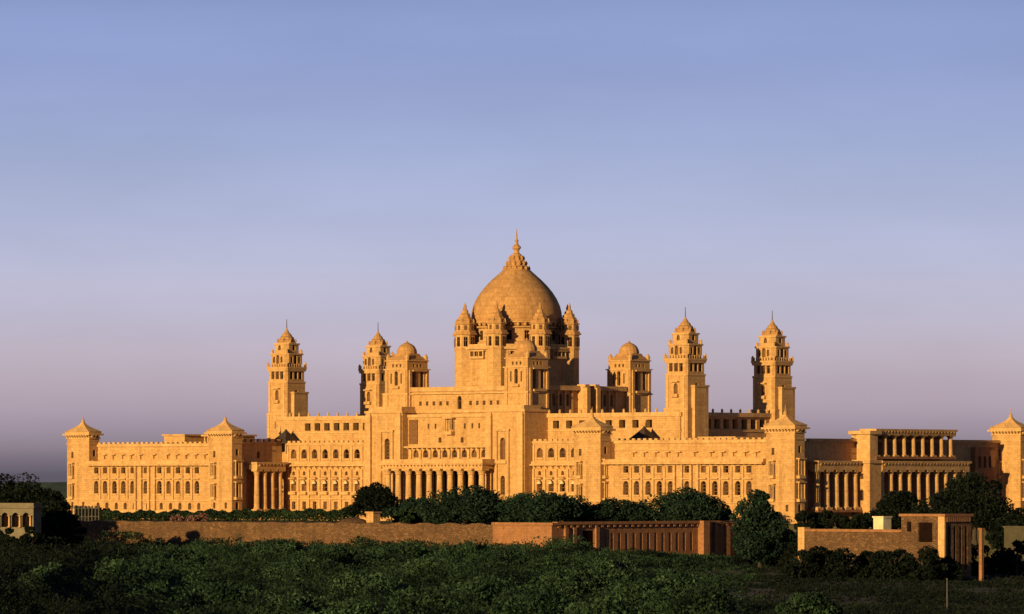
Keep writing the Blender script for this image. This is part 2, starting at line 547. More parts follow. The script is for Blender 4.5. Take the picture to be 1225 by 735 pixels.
# --- wings between the outer and the inner pavilions
BAY = [-95.6, -92.7, -89.6, -86.7, -83.7, -79.4, -75.0, -72.0, -69.0, -65.9, -63.0]
def make_wing(s):
    x0, x1 = (-97.97, -57.57) if s < 0 else (57.37, 99.83)
    bays = sorted(s * abs(b) + (0 if s < 0 else -.2) for b in BAY)
    yl, yu = -35.0, -32.3
    row_a = [(c, 1.35, 8.75, 10.1, False) for c in bays]
    row_b = [(c, 1.45, 4.3, 7.1, True) for c in bays]
    row_c = [(c + .6, 1.0, .8, 2.3, True) for c in bays]
    mb = MB()
    mb.block(x0, x1, yl, -20, 0, 10.7, row_a + row_b + row_c, depth=.9)
    row_d = [(c, 0.9, 11.95, 12.75, False) for c in bays]
    mb.block(x0, x1, yu, -20.2, 10.71, 15.1, row_d, depth=.6)
    w = mb.build('wing', M['stone'], P)
    windows(w, 'f', yl, row_a, .9, 'plain'); windows(w, 'f', yl, row_b, .9, 'lattice', 'arched_window')
    windows(w, 'f', yl, row_c, .9, 'plain', 'base_window')
    windows(w, 'f', yu, row_d, .6, 'plain', 'vent_window')
    t = MB()
    t.box(x0 + .01, x1 - .01, yl - 1.35, yl - .01, 10.45, 10.85)
    t.box(x0 + .02, x1 - .02, yl - .9, yl + .2, 10.86, 11.5)
    dentils(t, 'f', yl, x0, x1, 9.75 + .5, 10.44, 1.46, .3, .9)
    t.build('ledge', M['trim'], w)
    t = MB()
    t.box(x0 + .01, x1 - .01, yu - .35, yu + .4, 14.7, 15.35)
    t.box(x0 + .02, x1 - .02, yu - .2, yu - .01, 13.3, 13.55)
    n = int((x1 - x0) / 1.5)
    for k in range(n):
        c = x0 + (k + .5) * (x1 - x0) / n
        t.box(c - .4, c + .4, yu - .3, yu + .1, 15.36, 15.7)
    t.build('parapet', M['trim'], w)
    t = MB()
    # hoods over the windows, sills, pilaster strips, base course, slightly projecting middle bay
    for c in bays:
        t.box(c - 1.0, c + 1.0, yl - .55, yl - .01, 7.45, 7.65)
        t.box(c - .9, c + .9, yl - .3, yl - .012, 3.95, 4.2)
        t.box(c - .75, c + .75, yu - .6, yu - .01, 12.85, 13.05)
        t.box(c - .85, c + .85, yl - .25, yl - .013, 8.45, 8.68)
    for a, b_ in zip(bays, bays[1:]):
        m = (a + b_) / 2
        if b_ - a < 3.6:
            t.box(m - .22, m + .22, yl - .28, yl - .014, 3.0, 9.9)
        else:
            for e in (a + 1.25, b_ - 1.25):
                t.box(e - .3, e + .3, yl - .5, yl - .014, 0, 10.4)
    t.box(x0 + .03, x1 - .03, yl - .22, yl - .015, 2.65, 2.95)
    t.box(x0 + .03, x1 - .03, yl - .35, yl - .016, 0.0, .6)
    t.build('window_trim', M['trim'], w)
    # roof storeys of the wing
    t = MB()
    mx_ = -74 if s < 0 else 74
    if s < 0:
        t.box(mx_ - 3.4, mx_ + 3.2, yu + 1.0, -22, 15.12, 17.0)
        t.box(mx_ - 3.8, mx_ + 3.6, yu + .6, -21.6, 17.01, 17.4)
        t.box(mx_ + 3.7, mx_ + 14, -25, -20.3, 15.12, 16.9)
        t.box(mx_ + 3.9, mx_ + 14.4, -27, -20.0, 16.91, 17.3)
        for k in range(6):
            t.box(mx_ + 4.4 + k * 1.8, mx_ + 4.8 + k * 1.8, -26.6, -26.2, 15.12, 16.9)
    else:
        t.box(mx_ + 3, mx_ + 13, yu + 3, -23, 15.12, 16.0)
    t.build('roof_block', M['stone'], w)
    return w
make_wing(-1)
make_wing(1)

# --- inner return of the left wing and its shaded porch; the same return on the right wing's inner side
mb = MB()
mb.block(-57.5, -51.9, -33.5, -19.9, 0, 15.6, (), [(-27, .9, 12, 13.6, True)])
ret = mb.build('wing_return', M['stone'], P)
windows(ret, 'r', -51.9, [(-27, .9, 12, 13.6, True)], .7)
t = MB()
for k in range(6):
    t.box(-52.4, -51.6, -31.0 + k * 1.9, -30.0 + k * 1.9, 15.61, 16.3)
t.box(-52.6, -51.6, -33.4, -20, 15.2, 15.601)
t.build('parapet', M['trim'], ret)
mb = MB()
mb.block(49.9, 57.3, -33.5, -15.6, 0, 15.1)
mb.build('wing_return', M['stone'], P)

def make_colonnade(x0, x1, y0, y1, zb, zt, ztop, n, r, name='colonnade', ends=True, over=0.6, wall=True):
    """columns along the face x=x1, looking along +x; back wall at x0"""
    b = MB()
    if wall:
        b.box(x0 - .6, x0, y0, y1, zb, ztop - .02)
    b.box(x0, x1 + .3, y0 - .3, y1 + .3, zb - .5, zb)
    o = b.build(name, M['red'], P)
    e = MB()
    e.box(x0 + .01, x1 + .25, y0 - .25, y1 + .25, zt, ztop - .45)
    e.box(x0 + .01, x1 + over, y0 - over, y1 + over, ztop - .45, ztop)
    dentils(e, 'r', x1 + .25, y0, y1, ztop - .9, ztop - .46, 1.0, .4, over * .55)
    e.build('entablature', M['trim'], o)
    cm = column_mesh(zt - zb, r)
    for k in range(n):
        y = y0 + r + (y1 - y0 - 2 * r) * k / (n - 1)
        link('column', cm, o, (x1 - r * 1.2, y, zb), 0)
    return o
make_colonnade(-51.85, -48.6, -30.6, -22.4, .4, 9.6, 11.2, 4, .62)

# --- main facade either side of the portico
def make_main(s):
    a, b = (-50.0, -23.35) if s < 0 else (23.35, 49.85)
    y = -20.0
    bays = [a + 1.9 + (b - a - 3.8) * k / 7 for k in range(8)]
    r1 = [(c, 1.7, 12.0, 14.0, True) for c in bays]
    r2 = [(c, 1.5, 4.9, 7.3, True) for c in bays]
    r3 = [(c, .8, 8.3, 9.2, True) for c in bays]
    r4 = [(c, 1.1, .9, 2.6, False) for c in bays]
    mb = MB()
    mb.block(a, b, y, -15.4, 0, 15.3, r1 + r2 + r3 + r4, depth=.8)
    w = mb.build('main_facade', M['stone'], P)
    windows(w, 'f', y, r1, .8, 'lattice', 'arched_window'); windows(w, 'f', y, r2, .8, 'lattice', 'arched_window')
    windows(w, 'f', y, r3, .8); windows(w, 'f', y, r4, .8, 'plain', 'base_window')
    t = MB()
    t.box(a + .01, b - .01, y - 1.1, y - .01, 10.3, 10.65)
    t.box(a + .02, b - .02, y - .6, y - .02, 10.66, 11.2)
    dentils(t, 'f', y, a, b, 9.7, 10.29, 1.6, .3, .8)
    t.build('ledge', M['trim'], w)
    t = MB()
    t.box(a + .01, b - .01, y - .3, y + .4, 14.9, 15.45)
    n = 18
    for k in range(n):
        c = a + (k + .5) * (b - a) / n
        t.box(c - .42, c + .42, y - .25, y + .15, 15.46, 15.85)
    t.build('parapet', M['trim'], w)
    t = MB()
    for c in bays:
        # balcony under each arch and a bracketed canopy over the lower window
        t.box(c - 1.1, c + 1.1, y - .7, y - .012, 4.1, 4.75)
        t.box(c - .95, c + .95, y - .8, y - .013, 7.5, 7.7)
        t.prism([(c - .95, y - .8), (c + .95, y - .8), (c + .95, y - .012), (c - .95, y - .012)], 7.71, 8.05, 0,
                [(c - .5, y - .25), (c + .5, y - .25), (c + .5, y - .012), (c - .5, y - .012)])
        t.box(c - 1.05, c + 1.05, y - .22, y - .014, 11.55, 11.85)
    for k in range(9):
        c = a + 1.9 + (b - a - 3.8) * (k - .5) / 7
        t.box(c - .25, c + .25, y - .2, y - .015, 11.3, 14.7)
        t.box(c - .25, c + .25, y - .32, y - .015, 0, 9.6)
    t.box(a + .02, b - .02, y - .25, y - .016, 3.1, 3.4)
    t.build('window_trim', M['trim'], w)
make_main(-1)
make_main(1)
b = MB()
b.lathe(0, 0, [(.6, 0), (.5, .12), (.34, .42), (.14, .62), (.04, .7)], 10)
can_me = b.mesh('canopy', [M['white']])
for w in [o for o in P.children if o.name.startswith('main_facade')]:
    for ch in [c for c in w.children if c.name.startswith('arched_window') and c.location.z < 8]:
        link('canopy', can_me, w, (ch.location.x, -20.2, 6.5))

# --- attic storey (upper body) behind: square openings
ya = -15.35
ops_l = [-48.4 + 2.98 * k for k in range(7)]
ops_r = [25.6 + 3.72 * k for k in range(8)]
fo = [(c, 1.75, 18.1, 19.75, False) for c in ops_l + ops_r]
ro = [(y, 1.9, 17.9, 19.9, False) for y in [-6.6 + 2.9 * k for k in range(7)]]
mb = MB()
mb.block(-58.5, 60.2, ya, 18, 15.25, 20.9, fo, ro, depth=1.4)
att = mb.build('attic_storey', M['stone'], P)
windows(att, 'f', ya, fo, 1.4, 'shade_sheet', 'opening'); windows(att, 'r', 60.2, ro, 1.4, 'shade_sheet', 'opening')  # dark sheets paint the shade of the open attic recesses
t = MB()
t.box(-58.6, 60.3, ya - .35, ya + .5, 20.4, 21.25)
t.box(60.21, 60.7, ya - .35, 18, 20.4, 21.25)
t.box(-58.6, 60.3, ya - .2, ya - .01, 17.5, 17.8)
t.box(60.21, 60.45, ya + .02, 18, 17.3, 17.6)
spikes(t, [(-54 + 2.98 * k, ya) for k in range(11)] + [(23.7 + 3.0 * k, ya) for k in range(11)] + [(60.2, -8 + 2.9 * k) for k in range(8)], 21.26, .25, .85)
t.build('parapet', M['trim'], att)
# body under the attic down to the ground
MB().box(-58.4, 60.0, ya + .12, 40, 0, 15.24).build('inner_body', M['stone'], P)

# --- right end face: wall in the shade, porches and pier
mb = MB()
mb.block(60.3, 104.4, -31.9, 42, 0, 14.9)
mb.build('end_range', M['stone'], P)
mb = MB()
mb.block(-105.0, -60.0, -31.9, 42, 0, 14.85)
mb.build('end_range', M['stone'], P)
t = MB()
t.box(103.9, 104.9, -27.6, 33.9, 14.91, 15.5)
t.build('end_parapet', M['stone'], P)
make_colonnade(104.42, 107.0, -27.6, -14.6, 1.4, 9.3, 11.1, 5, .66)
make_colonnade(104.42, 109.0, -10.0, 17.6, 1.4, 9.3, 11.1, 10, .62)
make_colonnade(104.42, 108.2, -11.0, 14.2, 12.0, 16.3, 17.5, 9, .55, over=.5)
mb = MB()
po = [(107.0, .9, 3.2, 5.4, True), (107.0, .8, 7.5, 8.6, False)]
mb.block(105.1, 109.05, -14.0, -10.4, 0, 11.3, po)
pier = mb.build('end_pier', M['stone'], P)
windows(pier, 'f', -14.0, po)
t = MB()
t.box(104.9, 108.3, -13.0, -10.6, 11.31, 16.4)
t.box(103.0, 105.0, -12.4, -10.6, 11.31, 16.4)
t.box(103.2, 108.8, -13.6, -9.9, 16.41, 17.1)
t.box(104.8, 109.4, -14.4, -10.3, 10.6, 11.29)
t.build('pier_top', M['trim'], pier)
mb = MB()
mb.block(104.39, 105.6, 24.5, 31.0, 0, 14.0, (), [(y, 1.0, 9.8, 12.2, True) for y in (26, 27.7, 29.4)], depth=.5)
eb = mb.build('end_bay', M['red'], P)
windows(eb, 'r', 105.4, [(y, 1.0, 9.8, 12.2, True) for y in (26, 27.7, 29.4)])

# --- the four tall towers
def make_tower():
    b = MB()
    f1 = [(0, .9, 24.2, 26.2, True), (0, .7, 19.5, 21.0, True), (0, .8, 16.6, 17.8, False)]
    f1 = [o for o in f1 if o[3] < 22.9]
    def stage(h, ch, z0, z1, ops, d=.55):
        b.panel(front_fr(-h), -h + ch, h - ch, z0, z1, ops, d)
        b.panel(right_fr(h), -h + ch, h - ch, z0, z1, ops, d)
        for s1, s2 in ((-1, -1), (1, -1), (1, 1), (-1, 1)):
            p, q = (s1 * h, s2 * (h - ch)), (s1 * (h - ch), s2 * h)
            b.face([(*p, z0), (*q, z0), (*q, z1), (*p, z1)])
        b.face([(-h, -h + ch, z0), (-h, h - ch, z0), (-h, h - ch, z1), (-h, -h + ch, z1)])
        b.face([(-h + ch, h, z0), (h - ch, h, z0), (h - ch, h, z1), (-h + ch, h, z1)])
        b.face([(x, y, z1) for x, y in chamfered(h, ch)])
    A = [(0, .9, 18.6, 20.4, True)]
    B = [(0, 1.0, 25.0, 27.2, True)]
    C_ = [(-1.3, .9, 29.6, 31.6, True), (0, 1.0, 29.6, 31.75, True), (1.3, .9, 29.6, 31.6, True)]
    D_ = [(-1.1, .6, 33.2, 34.6, True), (0, .9, 33.0, 34.9, True), (1.1, .6, 33.2, 34.6, True)]
    E_ = [(0, .8, 36.0, 37.1, True)]
    stage(3.05, .25, 0, 22.0, A)
    stage(2.85, .3, 22.0, 29.0, B)
    stage(2.75, .4, 29.0, 31.9, C_)
    stage(2.6, .7, 31.9, 35.2, D_)
    stage(2.1, .7, 35.2, 37.4, E_)
    o = b.build('tall_tower', M['stone'], P)
    for h, ops in ((3.05, A), (2.85, B), (2.75, C_), (2.6, D_), (2.1, E_)):
        windows(o, 'f', -h, ops, .55); windows(o, 'r', h, ops, .55)
    t = MB()
    t.prism(chamfered(3.15, .35), 31.91, 32.3)
    t.prism(chamfered(2.95, .35), 31.3, 31.905, 0, chamfered(3.1, .35))
    for k in range(9):      # railing posts
        for s in (-1, 1):
            u = -2.8 + .7 * k
            t.box(u - .07, u + .07, s * 2.95 - .07, s * 2.95 + .07, 32.31, 32.95)
            t.box(s * 2.95 - .07, s * 2.95 + .07, u - .06, u + .06, 32.31, 32.94)
    t.build('balcony', M['trim'], o)
    t = MB()
    t.prism(chamfered(3.12, .28), 21.7, 22.1)
    t.prism(chamfered(2.95, .3), 28.7, 29.1)
    t.prism(chamfered(2.8, .7), 34.95, 35.3)
    t.prism(chamfered(2.3, .7), 37.2, 37.55)
    # stair shaft on the shaded side, corner strips, small balcony
    t.box(2.86, 3.75, -1.5, 2.5, 0, 26.4)
    t.box(2.7, 3.9, -1.65, 2.65, 26.41, 26.8)
    t.box(-2.5, 2.5, 3.06, 3.7, 0, 26.0)
    for s in (-1, 1):
        t.box(s * 2.2 - .3, s * 2.2 + .3, -3.17, -2.86, 0, 21.69)
        t.box(s * 2.1 - .28, s * 2.1 + .28, -2.99, -2.66, 22.11, 28.69)
        for u in (-1, 1):
            spikes(t, [(s * 2.1, u * 2.1)], 35.31, .3, 1.0)
            spikes(t, [(s * 2.75, u * 2.75)], 32.31, .26, 1.1)
    t.box(-.85, .85, -3.5, -2.86, 24.3, 24.9)
    t.box(-.95, .95, -3.55, -2.86, 27.4, 27.65)
    t.build('string_courses', M['trim'], o)
    t = MB()
    t.prism(octagon(0, 0, 2.1), 37.56, 37.85)
    t.lathe(0, 0, [(1.95, 37.85), (1.9, 38.3), (1.6, 38.45), (1.5, 38.9), (1.15, 39.1), (1.0, 39.5), (.6, 39.9), (.45, 40.2), (.25, 40.5), (.15, 40.9)], 12)
    for k in range(8):
        t.lathe(2.0 * cos(k * pi / 4 + pi / 8), 2.0 * sin(k * pi / 4 + pi / 8), [(.2, 37.86), (.24, 38.2), (.04, 38.7)], 5)
    t.build('cap', M['dome'], o)
    MB().lathe(0, 0, [(.1, 40.8), (.06, 42.9)], 6).build('flagpole', M['metal'], o)
    return o
tw = make_tower()
tspots = [(-58.6, -11.8), (58.5, -11.8), (-58.0, 16.4), (58.1, 16.4)]
tw.location = (*tspots[0], 0)
tw.scale = (1.065, 1.065, 1.0)
for s in tspots[1:]:
    copy_tree(tw, P, (*s, 0))

# --- central block: pylons, portico, upper terrace
def make_pylon(s):
    b = MB()
    lo, hi = (12.4, 23.3) if s > 0 else (-23.3, -12.4)
    c = s * 17.0
    ops = [(c, 1.5, 11.6, 16.2, True), (c, 1.3, 4.2, 8.2, True)]
    b.block(lo, hi, -22.5, -15.3, 0, 21.6, ops, depth=.8)
    o = b.build('pylon', M['stone'], P)
    windows(o, 'f', -22.5, ops, .8, 'lattice')
    t = MB()
    xo = 22.4 * s
    for x, w, zt in ((s * 22.35, .85, 21.0), (s * 13.3, .8, 21.0)):
        t.box(x - w, x + w, -23.1, -22.51, 0, zt)
        t.prism([(x - w, -23.1), (x + w, -23.1), (x + w, -22.51), (x - w, -22.51)], zt, zt + .6, 0,
                [(x - w * .6, -22.8), (x + w * .6, -22.8), (x + w * .6, -22.51), (x - w * .6, -22.51)])
    for e in (-1, 1):
        t.box(c + e * 1.7 - .3, c + e * 1.7 + .3, -22.85, -22.51, 3.4, 17.6)
    t.box(c - 2.2, c + 2.2, -23.0, -22.51, 17.61, 18.0)
    t.box(c - 1.35, c + 1.35, -23.1, -22.51, 10.7, 11.4)
    t.box(lo - .25, hi + .25, -22.8, -15.6, 21.61, 22.1)
    t.box(lo + .5, hi - .5, -22.2, -17, 22.11, 23.0)
    t.build('buttress', M['trim'], o)
make_pylon(-1)
make_pylon(1)

mb = MB()
wo = [(-2.9, .9, 15.2, 16.4, True), (3.6, .9, 15.2, 16.4, True)] + [(x, .5, 18.2, 19.3, False) for x in (-6.3, -4.2, 4.4, 6.6, 8.6)] + [(0.5, 1.1, 18.0, 20.2, True)]
wb = [(-10 + 2.85 * k, 1.5, 12.1, 13.7, True) for k in range(8)]
mb.block(-12.35, 12.35, -20.8, -15.3, 0, 21.2, wo + wb, depth=.7)
cw = mb.build('central_wall', M['stone'], P)
windows(cw, 'f', -20.8, wo, .7); windows(cw, 'f', -20.8, wb, .7, 'lattice', 'arched_window')
t = MB()
t.box(-12.3, 12.3, -21.15, -20.81, 20.6, 21.25)
t.box(-12.3, 12.3, -22.2, -20.81, 14.15, 14.5)
dentils(t, 'f', -20.81, -12.3, 12.3, 13.75, 14.14, 1.4, .35, 1.0)
t.box(-.6, 1.6, -22.0, -20.81, 16.9, 17.6)
t.box(-.9, 1.9, -22.2, -20.81, 20.3, 20.59)
for x in (-.4, 1.4):
    t.box(x - .1, x + .1, -21.9, -21.7, 17.61, 20.29)
for k in range(9):
    x = -11.4 + 2.85 * k
    t.box(x - .3, x + .3, -21.15, -20.81, 11.9, 13.74)
t.build('balcony', M['trim'], cw)
# tall lattice panel on the return of the left pylon
MB().box(-11.9, -9.4, -21.05, -20.81, 15.0, 20.2).build('screen', M['lattice'], cw)

# portico
mb = MB()
dr = [(-12.6 + 3.2 * k, 2.3, .6, 9.2, False) for k in range(9)]
mb.panel(front_fr(-23.3), -14.4, 14.4, 0, 10.2, dr, .4)
mb.box(-14.4, 14.4, -26.6, -23.3, -.02, .35)
por = mb.build('portico', M['stone'], P)
windows(por, 'f', -23.3, dr, .4, 'shade_sheet', 'porch_shade')  # dark sheets paint the shade behind the portico columns
t = MB()
t.box(-14.6, 14.7, -26.3, -22.6, 9.7, 10.5)
t.box(-15.2, 15.3, -26.9, -22.55, 10.51, 10.85)
t.box(-14.7, 14.8, -26.4, -22.6, 10.86, 11.7)
dentils(t, 'f', -26.3, -14.6, 14.6, 10.1, 10.49, 1.0, .35, .45)
t.build('entablature', M['trim'], por)
cm = column_mesh(9.3, .72)
for k in range(10):
    link('column', cm, por, (-13.7 + 27.5 * k / 9, -25.5, .37))

# upper central block between the kiosks
so_ = [(-11.4 + 2.0 * k, .75, 23.2, 24.1, False) for k in range(5)] + [(3.4 + 2.0 * k, .75, 23.2, 24.1, False) for k in range(5)] + [(0.2, 1.2, 22.4, 25.2, True)]
ro = [(-9.5, .9, 23, 25.6, True), (-7.3, .9, 23, 25.6, True), (-5.1, .9, 23, 25.6, True), (4.4, .9, 23, 25.6, True), (6.6, .9, 23, 25.6, True), (8.8, .9, 23, 25.6, True)]
mb = MB()
mb.block(-19.6, 19.6, -18.0, 18.0, 20.89, 26.8, so_, ro, depth=.6)
up = mb.build('upper_block', M['stone'], P)
windows(up, 'f', -18.0, so_, .6); windows(up, 'r', 19.6, ro, .6, 'lattice')
t = MB()
t.box(-14.2, 14.2, -18.4, -18.01, 26.2, 27.15)
t.box(-14.2, 14.2, -18.6, -18.01, 25.6, 25.85)
t.box(-14.2, 14.2, -18.5, -18.01, 21.6, 22.1)
t.box(19.61, 20.6, -12.0, -2.4, 26.3, 27.3)
t.box(19.61, 20.6, 2.4, 12.6, 26.3, 27.3)
for y in (-1.9, 1.3):
    t.box(19.61, 22.4, y - .2, y + .9, 20.9, 26.9)
    t.box(19.61, 22.0, y - .3, y + 1.0, 26.9, 27.6)
for y in (-10.6, -8.4, -6.2, -4.0, 3.3, 5.5, 7.7, 9.9):
    t.box(19.61, 20.0, y - .25, y + .25, 21, 26.29)
t.build('buttress', M['trim'], up)

# --- kiosk towers at the corners of the central block
def make_kiosk():
    h = 3.35
    fo = [(x, .55, 31.55, 32.25, True) for x in (-1.1, 0, 1.1)] + [(0, .95, 27.6, 30.7, True), (-1.5, .4, 28, 30.2, False), (1.5, .4, 28, 30.2, False)]
    ro = [(x, .55, 31.55, 32.25, True) for x in (-1.1, 0, 1.1)] + [(-1.2, 1.0, 26.6, 30.8, True), (1.2, 1.0, 26.6, 30.8, True)]
    b = MB()
    b.block(-h, h, -h, h, 20.9, 31.2, [o for o in fo if o[3] < 31], [o for o in ro if o[3] < 31])
    h2 = 3.15
    b.block(-h2, h2, -h2, h2, 31.21, 32.8, [o for o in fo if o[3] > 31], [o for o in ro if o[3] > 31], depth=.4)
    o = b.build('kiosk_tower', M['stone'], P)
    windows(o, 'f', -h, [q for q in fo if q[3] < 31]); windows(o, 'r', h, [q for q in ro if q[3] < 31])
    windows(o, 'f', -h2, [q for q in fo if q[3] > 31], .4); windows(o, 'r', h2, [q for q in ro if q[3] > 31], .4)
    sqr = lambda s: [(-s, -s), (s, -s), (s, s), (-s, s)]
    t = MB()
    t.prism(sqr(h + .25), 25.6, 25.95)
    t.prism(sqr(h + .25), 30.95, 31.19)
    t.prism(sqr(h2 + .25), 32.81, 33.05)
    for s in (-1, 1):
        for u in (-1, 1):
            t.lathe(s * 2.85, u * 2.85, [(.45, 33.05), (.45, 33.5), (.55, 33.6), (.4, 33.95), (.06, 34.5)], 8)
        t.box(s * 2.7 - .35, s * 2.7 + .35, -h - .22, -h - .01, 21, 30.94)
        t.box(h + .01, h + .35, s * 2.6 - .3, s * 2.6 + .3, 21, 30.94)
    t.box(-1.1, 1.1, -h - .6, -h - .01, 26.9, 27.4)
    t.box(h + .01, h + .7, -2.0, 2.0, 25.96, 26.4)
    t.box(h + .01, h + .7, -2.1, 2.1, 30.6, 30.93)
    t.build('cornice', M['trim'], o)
    t = MB()
    q8 = lambda r, c: [(-r + c, -r), (r - c, -r), (r, -r + c), (r, r - c), (r - c, r), (-r + c, r), (-r, r - c), (-r, -r + c)]
    t.prism(q8(h2 + .1, .02), 33.06, 34.0, 0, q8(2.45, .7))
    t.prism(q8(2.45, .7), 34.0, 34.5, 0, q8(2.25, .75))
    t.lathe(0, 0, [(2.15, 34.5), (2.2, 34.8), (2.05, 35.4), (1.65, 36.1), (1.0, 36.6), (.4, 36.85), (.28, 37.0), (.05, 37.3)], 16)
    t.build('dome_roof', M['dome'], o)
    return o
kk = make_kiosk()
ks = [(-17.7, -15.65), (17.55, -15.65), (17.65, 16.6), (-17.65, 16.6)]
kk.location = (*ks[0], 0)
for s in ks[1:]:
    copy_tree(kk, P, (*s, 0))

# --- drum, turrets and the great dome
A8 = -pi / 2 + pi / 8
b = MB()
b.prism(octagon(0, 0, 13.0, A8), 26.75, 35.2)
drum = b.build('drum', M['stone'], P)
t = MB()
t.prism(octagon(0, 0, 13.75, A8), 35.2, 35.65)
t.prism(octagon(0, 0, 13.2, A8), 35.65, 36.3)
t.prism(octagon(0, 0, 13.3, A8), 27.6, 28.1)
t.prism(octagon(0, 0, 13.2, A8), 31.9, 32.15)
t.build('cornice', M['trim'], drum)
# upper round drum
b = MB()
b.lathe(0, 0, [(9.7, 36.2), (9.7, 36.8), (9.25, 36.9), (9.25, 39.7), (9.9, 39.9), (9.9, 40.2), (9.45, 40.3)], 32, pi / 32)
b.build('upper_drum', M['stone'], drum)
# blind bays and windows on each octagon side
ap = 13.0 * cos(pi / 8)
panel_m = None
b = MB()
b.box(-2.1, 2.1, -.75, -.003, 33.2, 33.7)
b.box(-2.3, 2.3, -.85, -.004, 34.75, 35.0)
for u in (-1.9, -.65, .65, 1.9):
    b.box(u - .13, u + .13, -.65, -.4, 33.71, 34.74)
for u in (-3.6, 3.6):
    b.box(u - .35, u + .35, -.25, -.004, 28.11, 31.89)
    b.box(u - .35, u + .35, -.25, -.004, 32.16, 35.19)
bay_me = b.mesh('balcony', [M['trim']])
b = MB()
for u in (-2.0, 0, 2.0):
    b.box(u - .45, u + .45, -.05, -.002, 29.2, 31.2)
b2 = MB()
wdm = window_mesh(.9, 2.0, 'plain')
wds = window_mesh(.8, 1.0, 'plain')
for k in range(8):
    a = k * pi / 4
    nx_, ny_ = sin(a), -cos(a)
    link('balcony', bay_me, drum, (nx_ * ap, ny_ * ap, 0), a)
    for u in (-1.25, 0, 1.25):
        link('window', wds, drum, (nx_ * (ap + .055) + cos(a) * u, ny_ * (ap + .055) + sin(a) * u, 33.72), a)
for k in range(16):
    a = k * pi / 8 + pi / 16
    link('window', wdm, drum, (sin(a) * 9.28, -cos(a) * 9.28, 37.3), a)

# dome
prof = [(9.3, 40.31), (9.65, 40.9), (9.72, 41.2), (9.82, 42.2), (9.7, 43.4), (9.35, 44.8), (8.65, 46.3), (7.75, 47.7), (6.6, 49.1), (5.3, 50.4), (4.05, 51.5), (3.05, 52.4), (2.5, 53.0)]
fine = []
for (r0, z0), (r1, z1) in zip(prof, prof[1:]):
    for k in range(3):
        fine.append((r0 + (r1 - r0) * k / 3, z0 + (z1 - z0) * k / 3))
fine.append(prof[-1])
b = MB()
b.lathe(0, 0, fine, 64)
dome = b.build('dome', M['dome'], P)
for p in dome.data.polygons:
    p.use_smooth = len(p.vertices) == 4
t = MB()
t.lathe(0, 0, [(9.9, 40.95), (10.05, 41.0), (10.05, 41.25), (9.9, 41.3)], 64)
for k in range(40):
    a = 2 * pi * k / 40
    t.lathe(10.0 * cos(a), 10.0 * sin(a), [(.22, 40.35), (.3, 40.7), (.22, 40.94)], 6)
t.build('dome_band', M['trim'], dome)
t = MB()
for r, z, n in ((2.7, 52.5, 14), (2.1, 53.6, 12), (1.5, 54.7, 10)):   # lotus petals
    t.lathe(0, 0, [(r * .95, z), (r, z + .5), (r * .72, z + 1.15)], 20)
    for k in range(n):
        a = 2 * pi * k / n
        t.lathe(r * 1.02 * cos(a), r * 1.02 * sin(a), [(.16, z - .2), (.34, z + .35), (.04, z + .95)], 5)
t.lathe(0, 0, [(1.05, 55.8), (.6, 56.2), (.55, 56.7), (.95, 57.2), (.95, 57.5), (.45, 58.0), (.3, 58.5), (.45, 58.8), (.2, 59.2), (.14, 60.2), (.03, 61.5)], 12)
t.build('finial', M['dome'], dome)

# turrets on the corners of the drum
def make_turret():
    r = 2.2
    b = MB()
    b.prism(octagon(0, 0, r), 26.8, 38.4)
    b.prism(octagon(0, 0, r * .92), 39.2, 40.6)
    o = b.build('drum_turret', M['stone'], P)
    t = MB()
    t.prism(octagon(0, 0, r + .5), 38.4, 38.75)
    t.prism(octagon(0, 0, r + .2), 38.75, 39.2)
    t.prism(octagon(0, 0, r + .15), 35.2, 35.6)
    t.build('eave', M['dome'], o)
    t = MB()
    t.prism(octagon(0, 0, r * .92 + .3), 40.6, 40.85)
    t.lathe(0, 0, [(2.05, 40.85), (2.0, 41.35), (1.68, 41.45), (1.6, 42.1), (1.25, 42.2), (1.15, 42.9), (.8, 43.0), (.65, 43.7), (.35, 43.8), (.3, 44.2), (.36, 44.4), (.05, 45.3)], 8, pi / 8)
    for k in range(8):
        a = k * pi / 4 + pi / 8
        t.lathe(1.9 * cos(a), 1.9 * sin(a), [(.2, 40.86), (.24, 41.3), (.05, 41.8)], 5)
    t.build('roof', M['dome'], o)
    wm, ws = window_mesh(.75, 2.0, 'plain'), window_mesh(.6, 1.0, 'plain')
    rr = r * cos(pi / 8)
    for k in range(8):
        a = k * pi / 4
        link('window', wm, o, (sin(a) * (rr + .06), -cos(a) * (rr + .06), 35.9), a)
        link('window', ws, o, (sin(a) * (rr * .92 + .06), -cos(a) * (rr * .92 + .06), 39.4), a)
    return o
tu = make_turret()
for k in range(8):
    a = A8 + k * pi / 4
    loc = (12.1 * cos(a), 12.1 * sin(a), 0)
    if k == 0:
        tu.location = loc
    else:
        copy_tree(tu, P, loc)

# --- small rooftop pavilions with dark pyramid roofs
def make_chhatri():
    b = MB()
    b.box(-1.9, 1.9, -1.9, 1.9, 0, .3)
    o = b.build('rooftop_pavilion', M['stone'], P)
    cm = column_mesh(2.0, .2)
    for s in (-1, 1):
        for u in (-1, 1):
            link('column', cm, o, (s * 1.6, u * 1.6, .3))
    sqr = lambda s: [(-s, -s), (s, -s), (s, s), (-s, s)]
    r = MB()
    r.prism(sqr(2.6), 2.3, 2.5)
    for (s0, z0), (s1, z1) in zip([(2.6, 2.5), (1.9, 3.1), (1.15, 3.9), (.3, 4.9)], [(1.9, 3.1), (1.15, 3.9), (.3, 4.9), (.05, 5.4)]):
        r.prism(sqr(s0), z0, z1, 0, sqr(s1))
    r.build('roof', M['slate'], o)
    return o
ch = make_chhatri()
ch.location = (-52.6, -17.9, 13.1)
copy_tree(ch, P, (53.2, -18.6, 15.1 - 2.1))
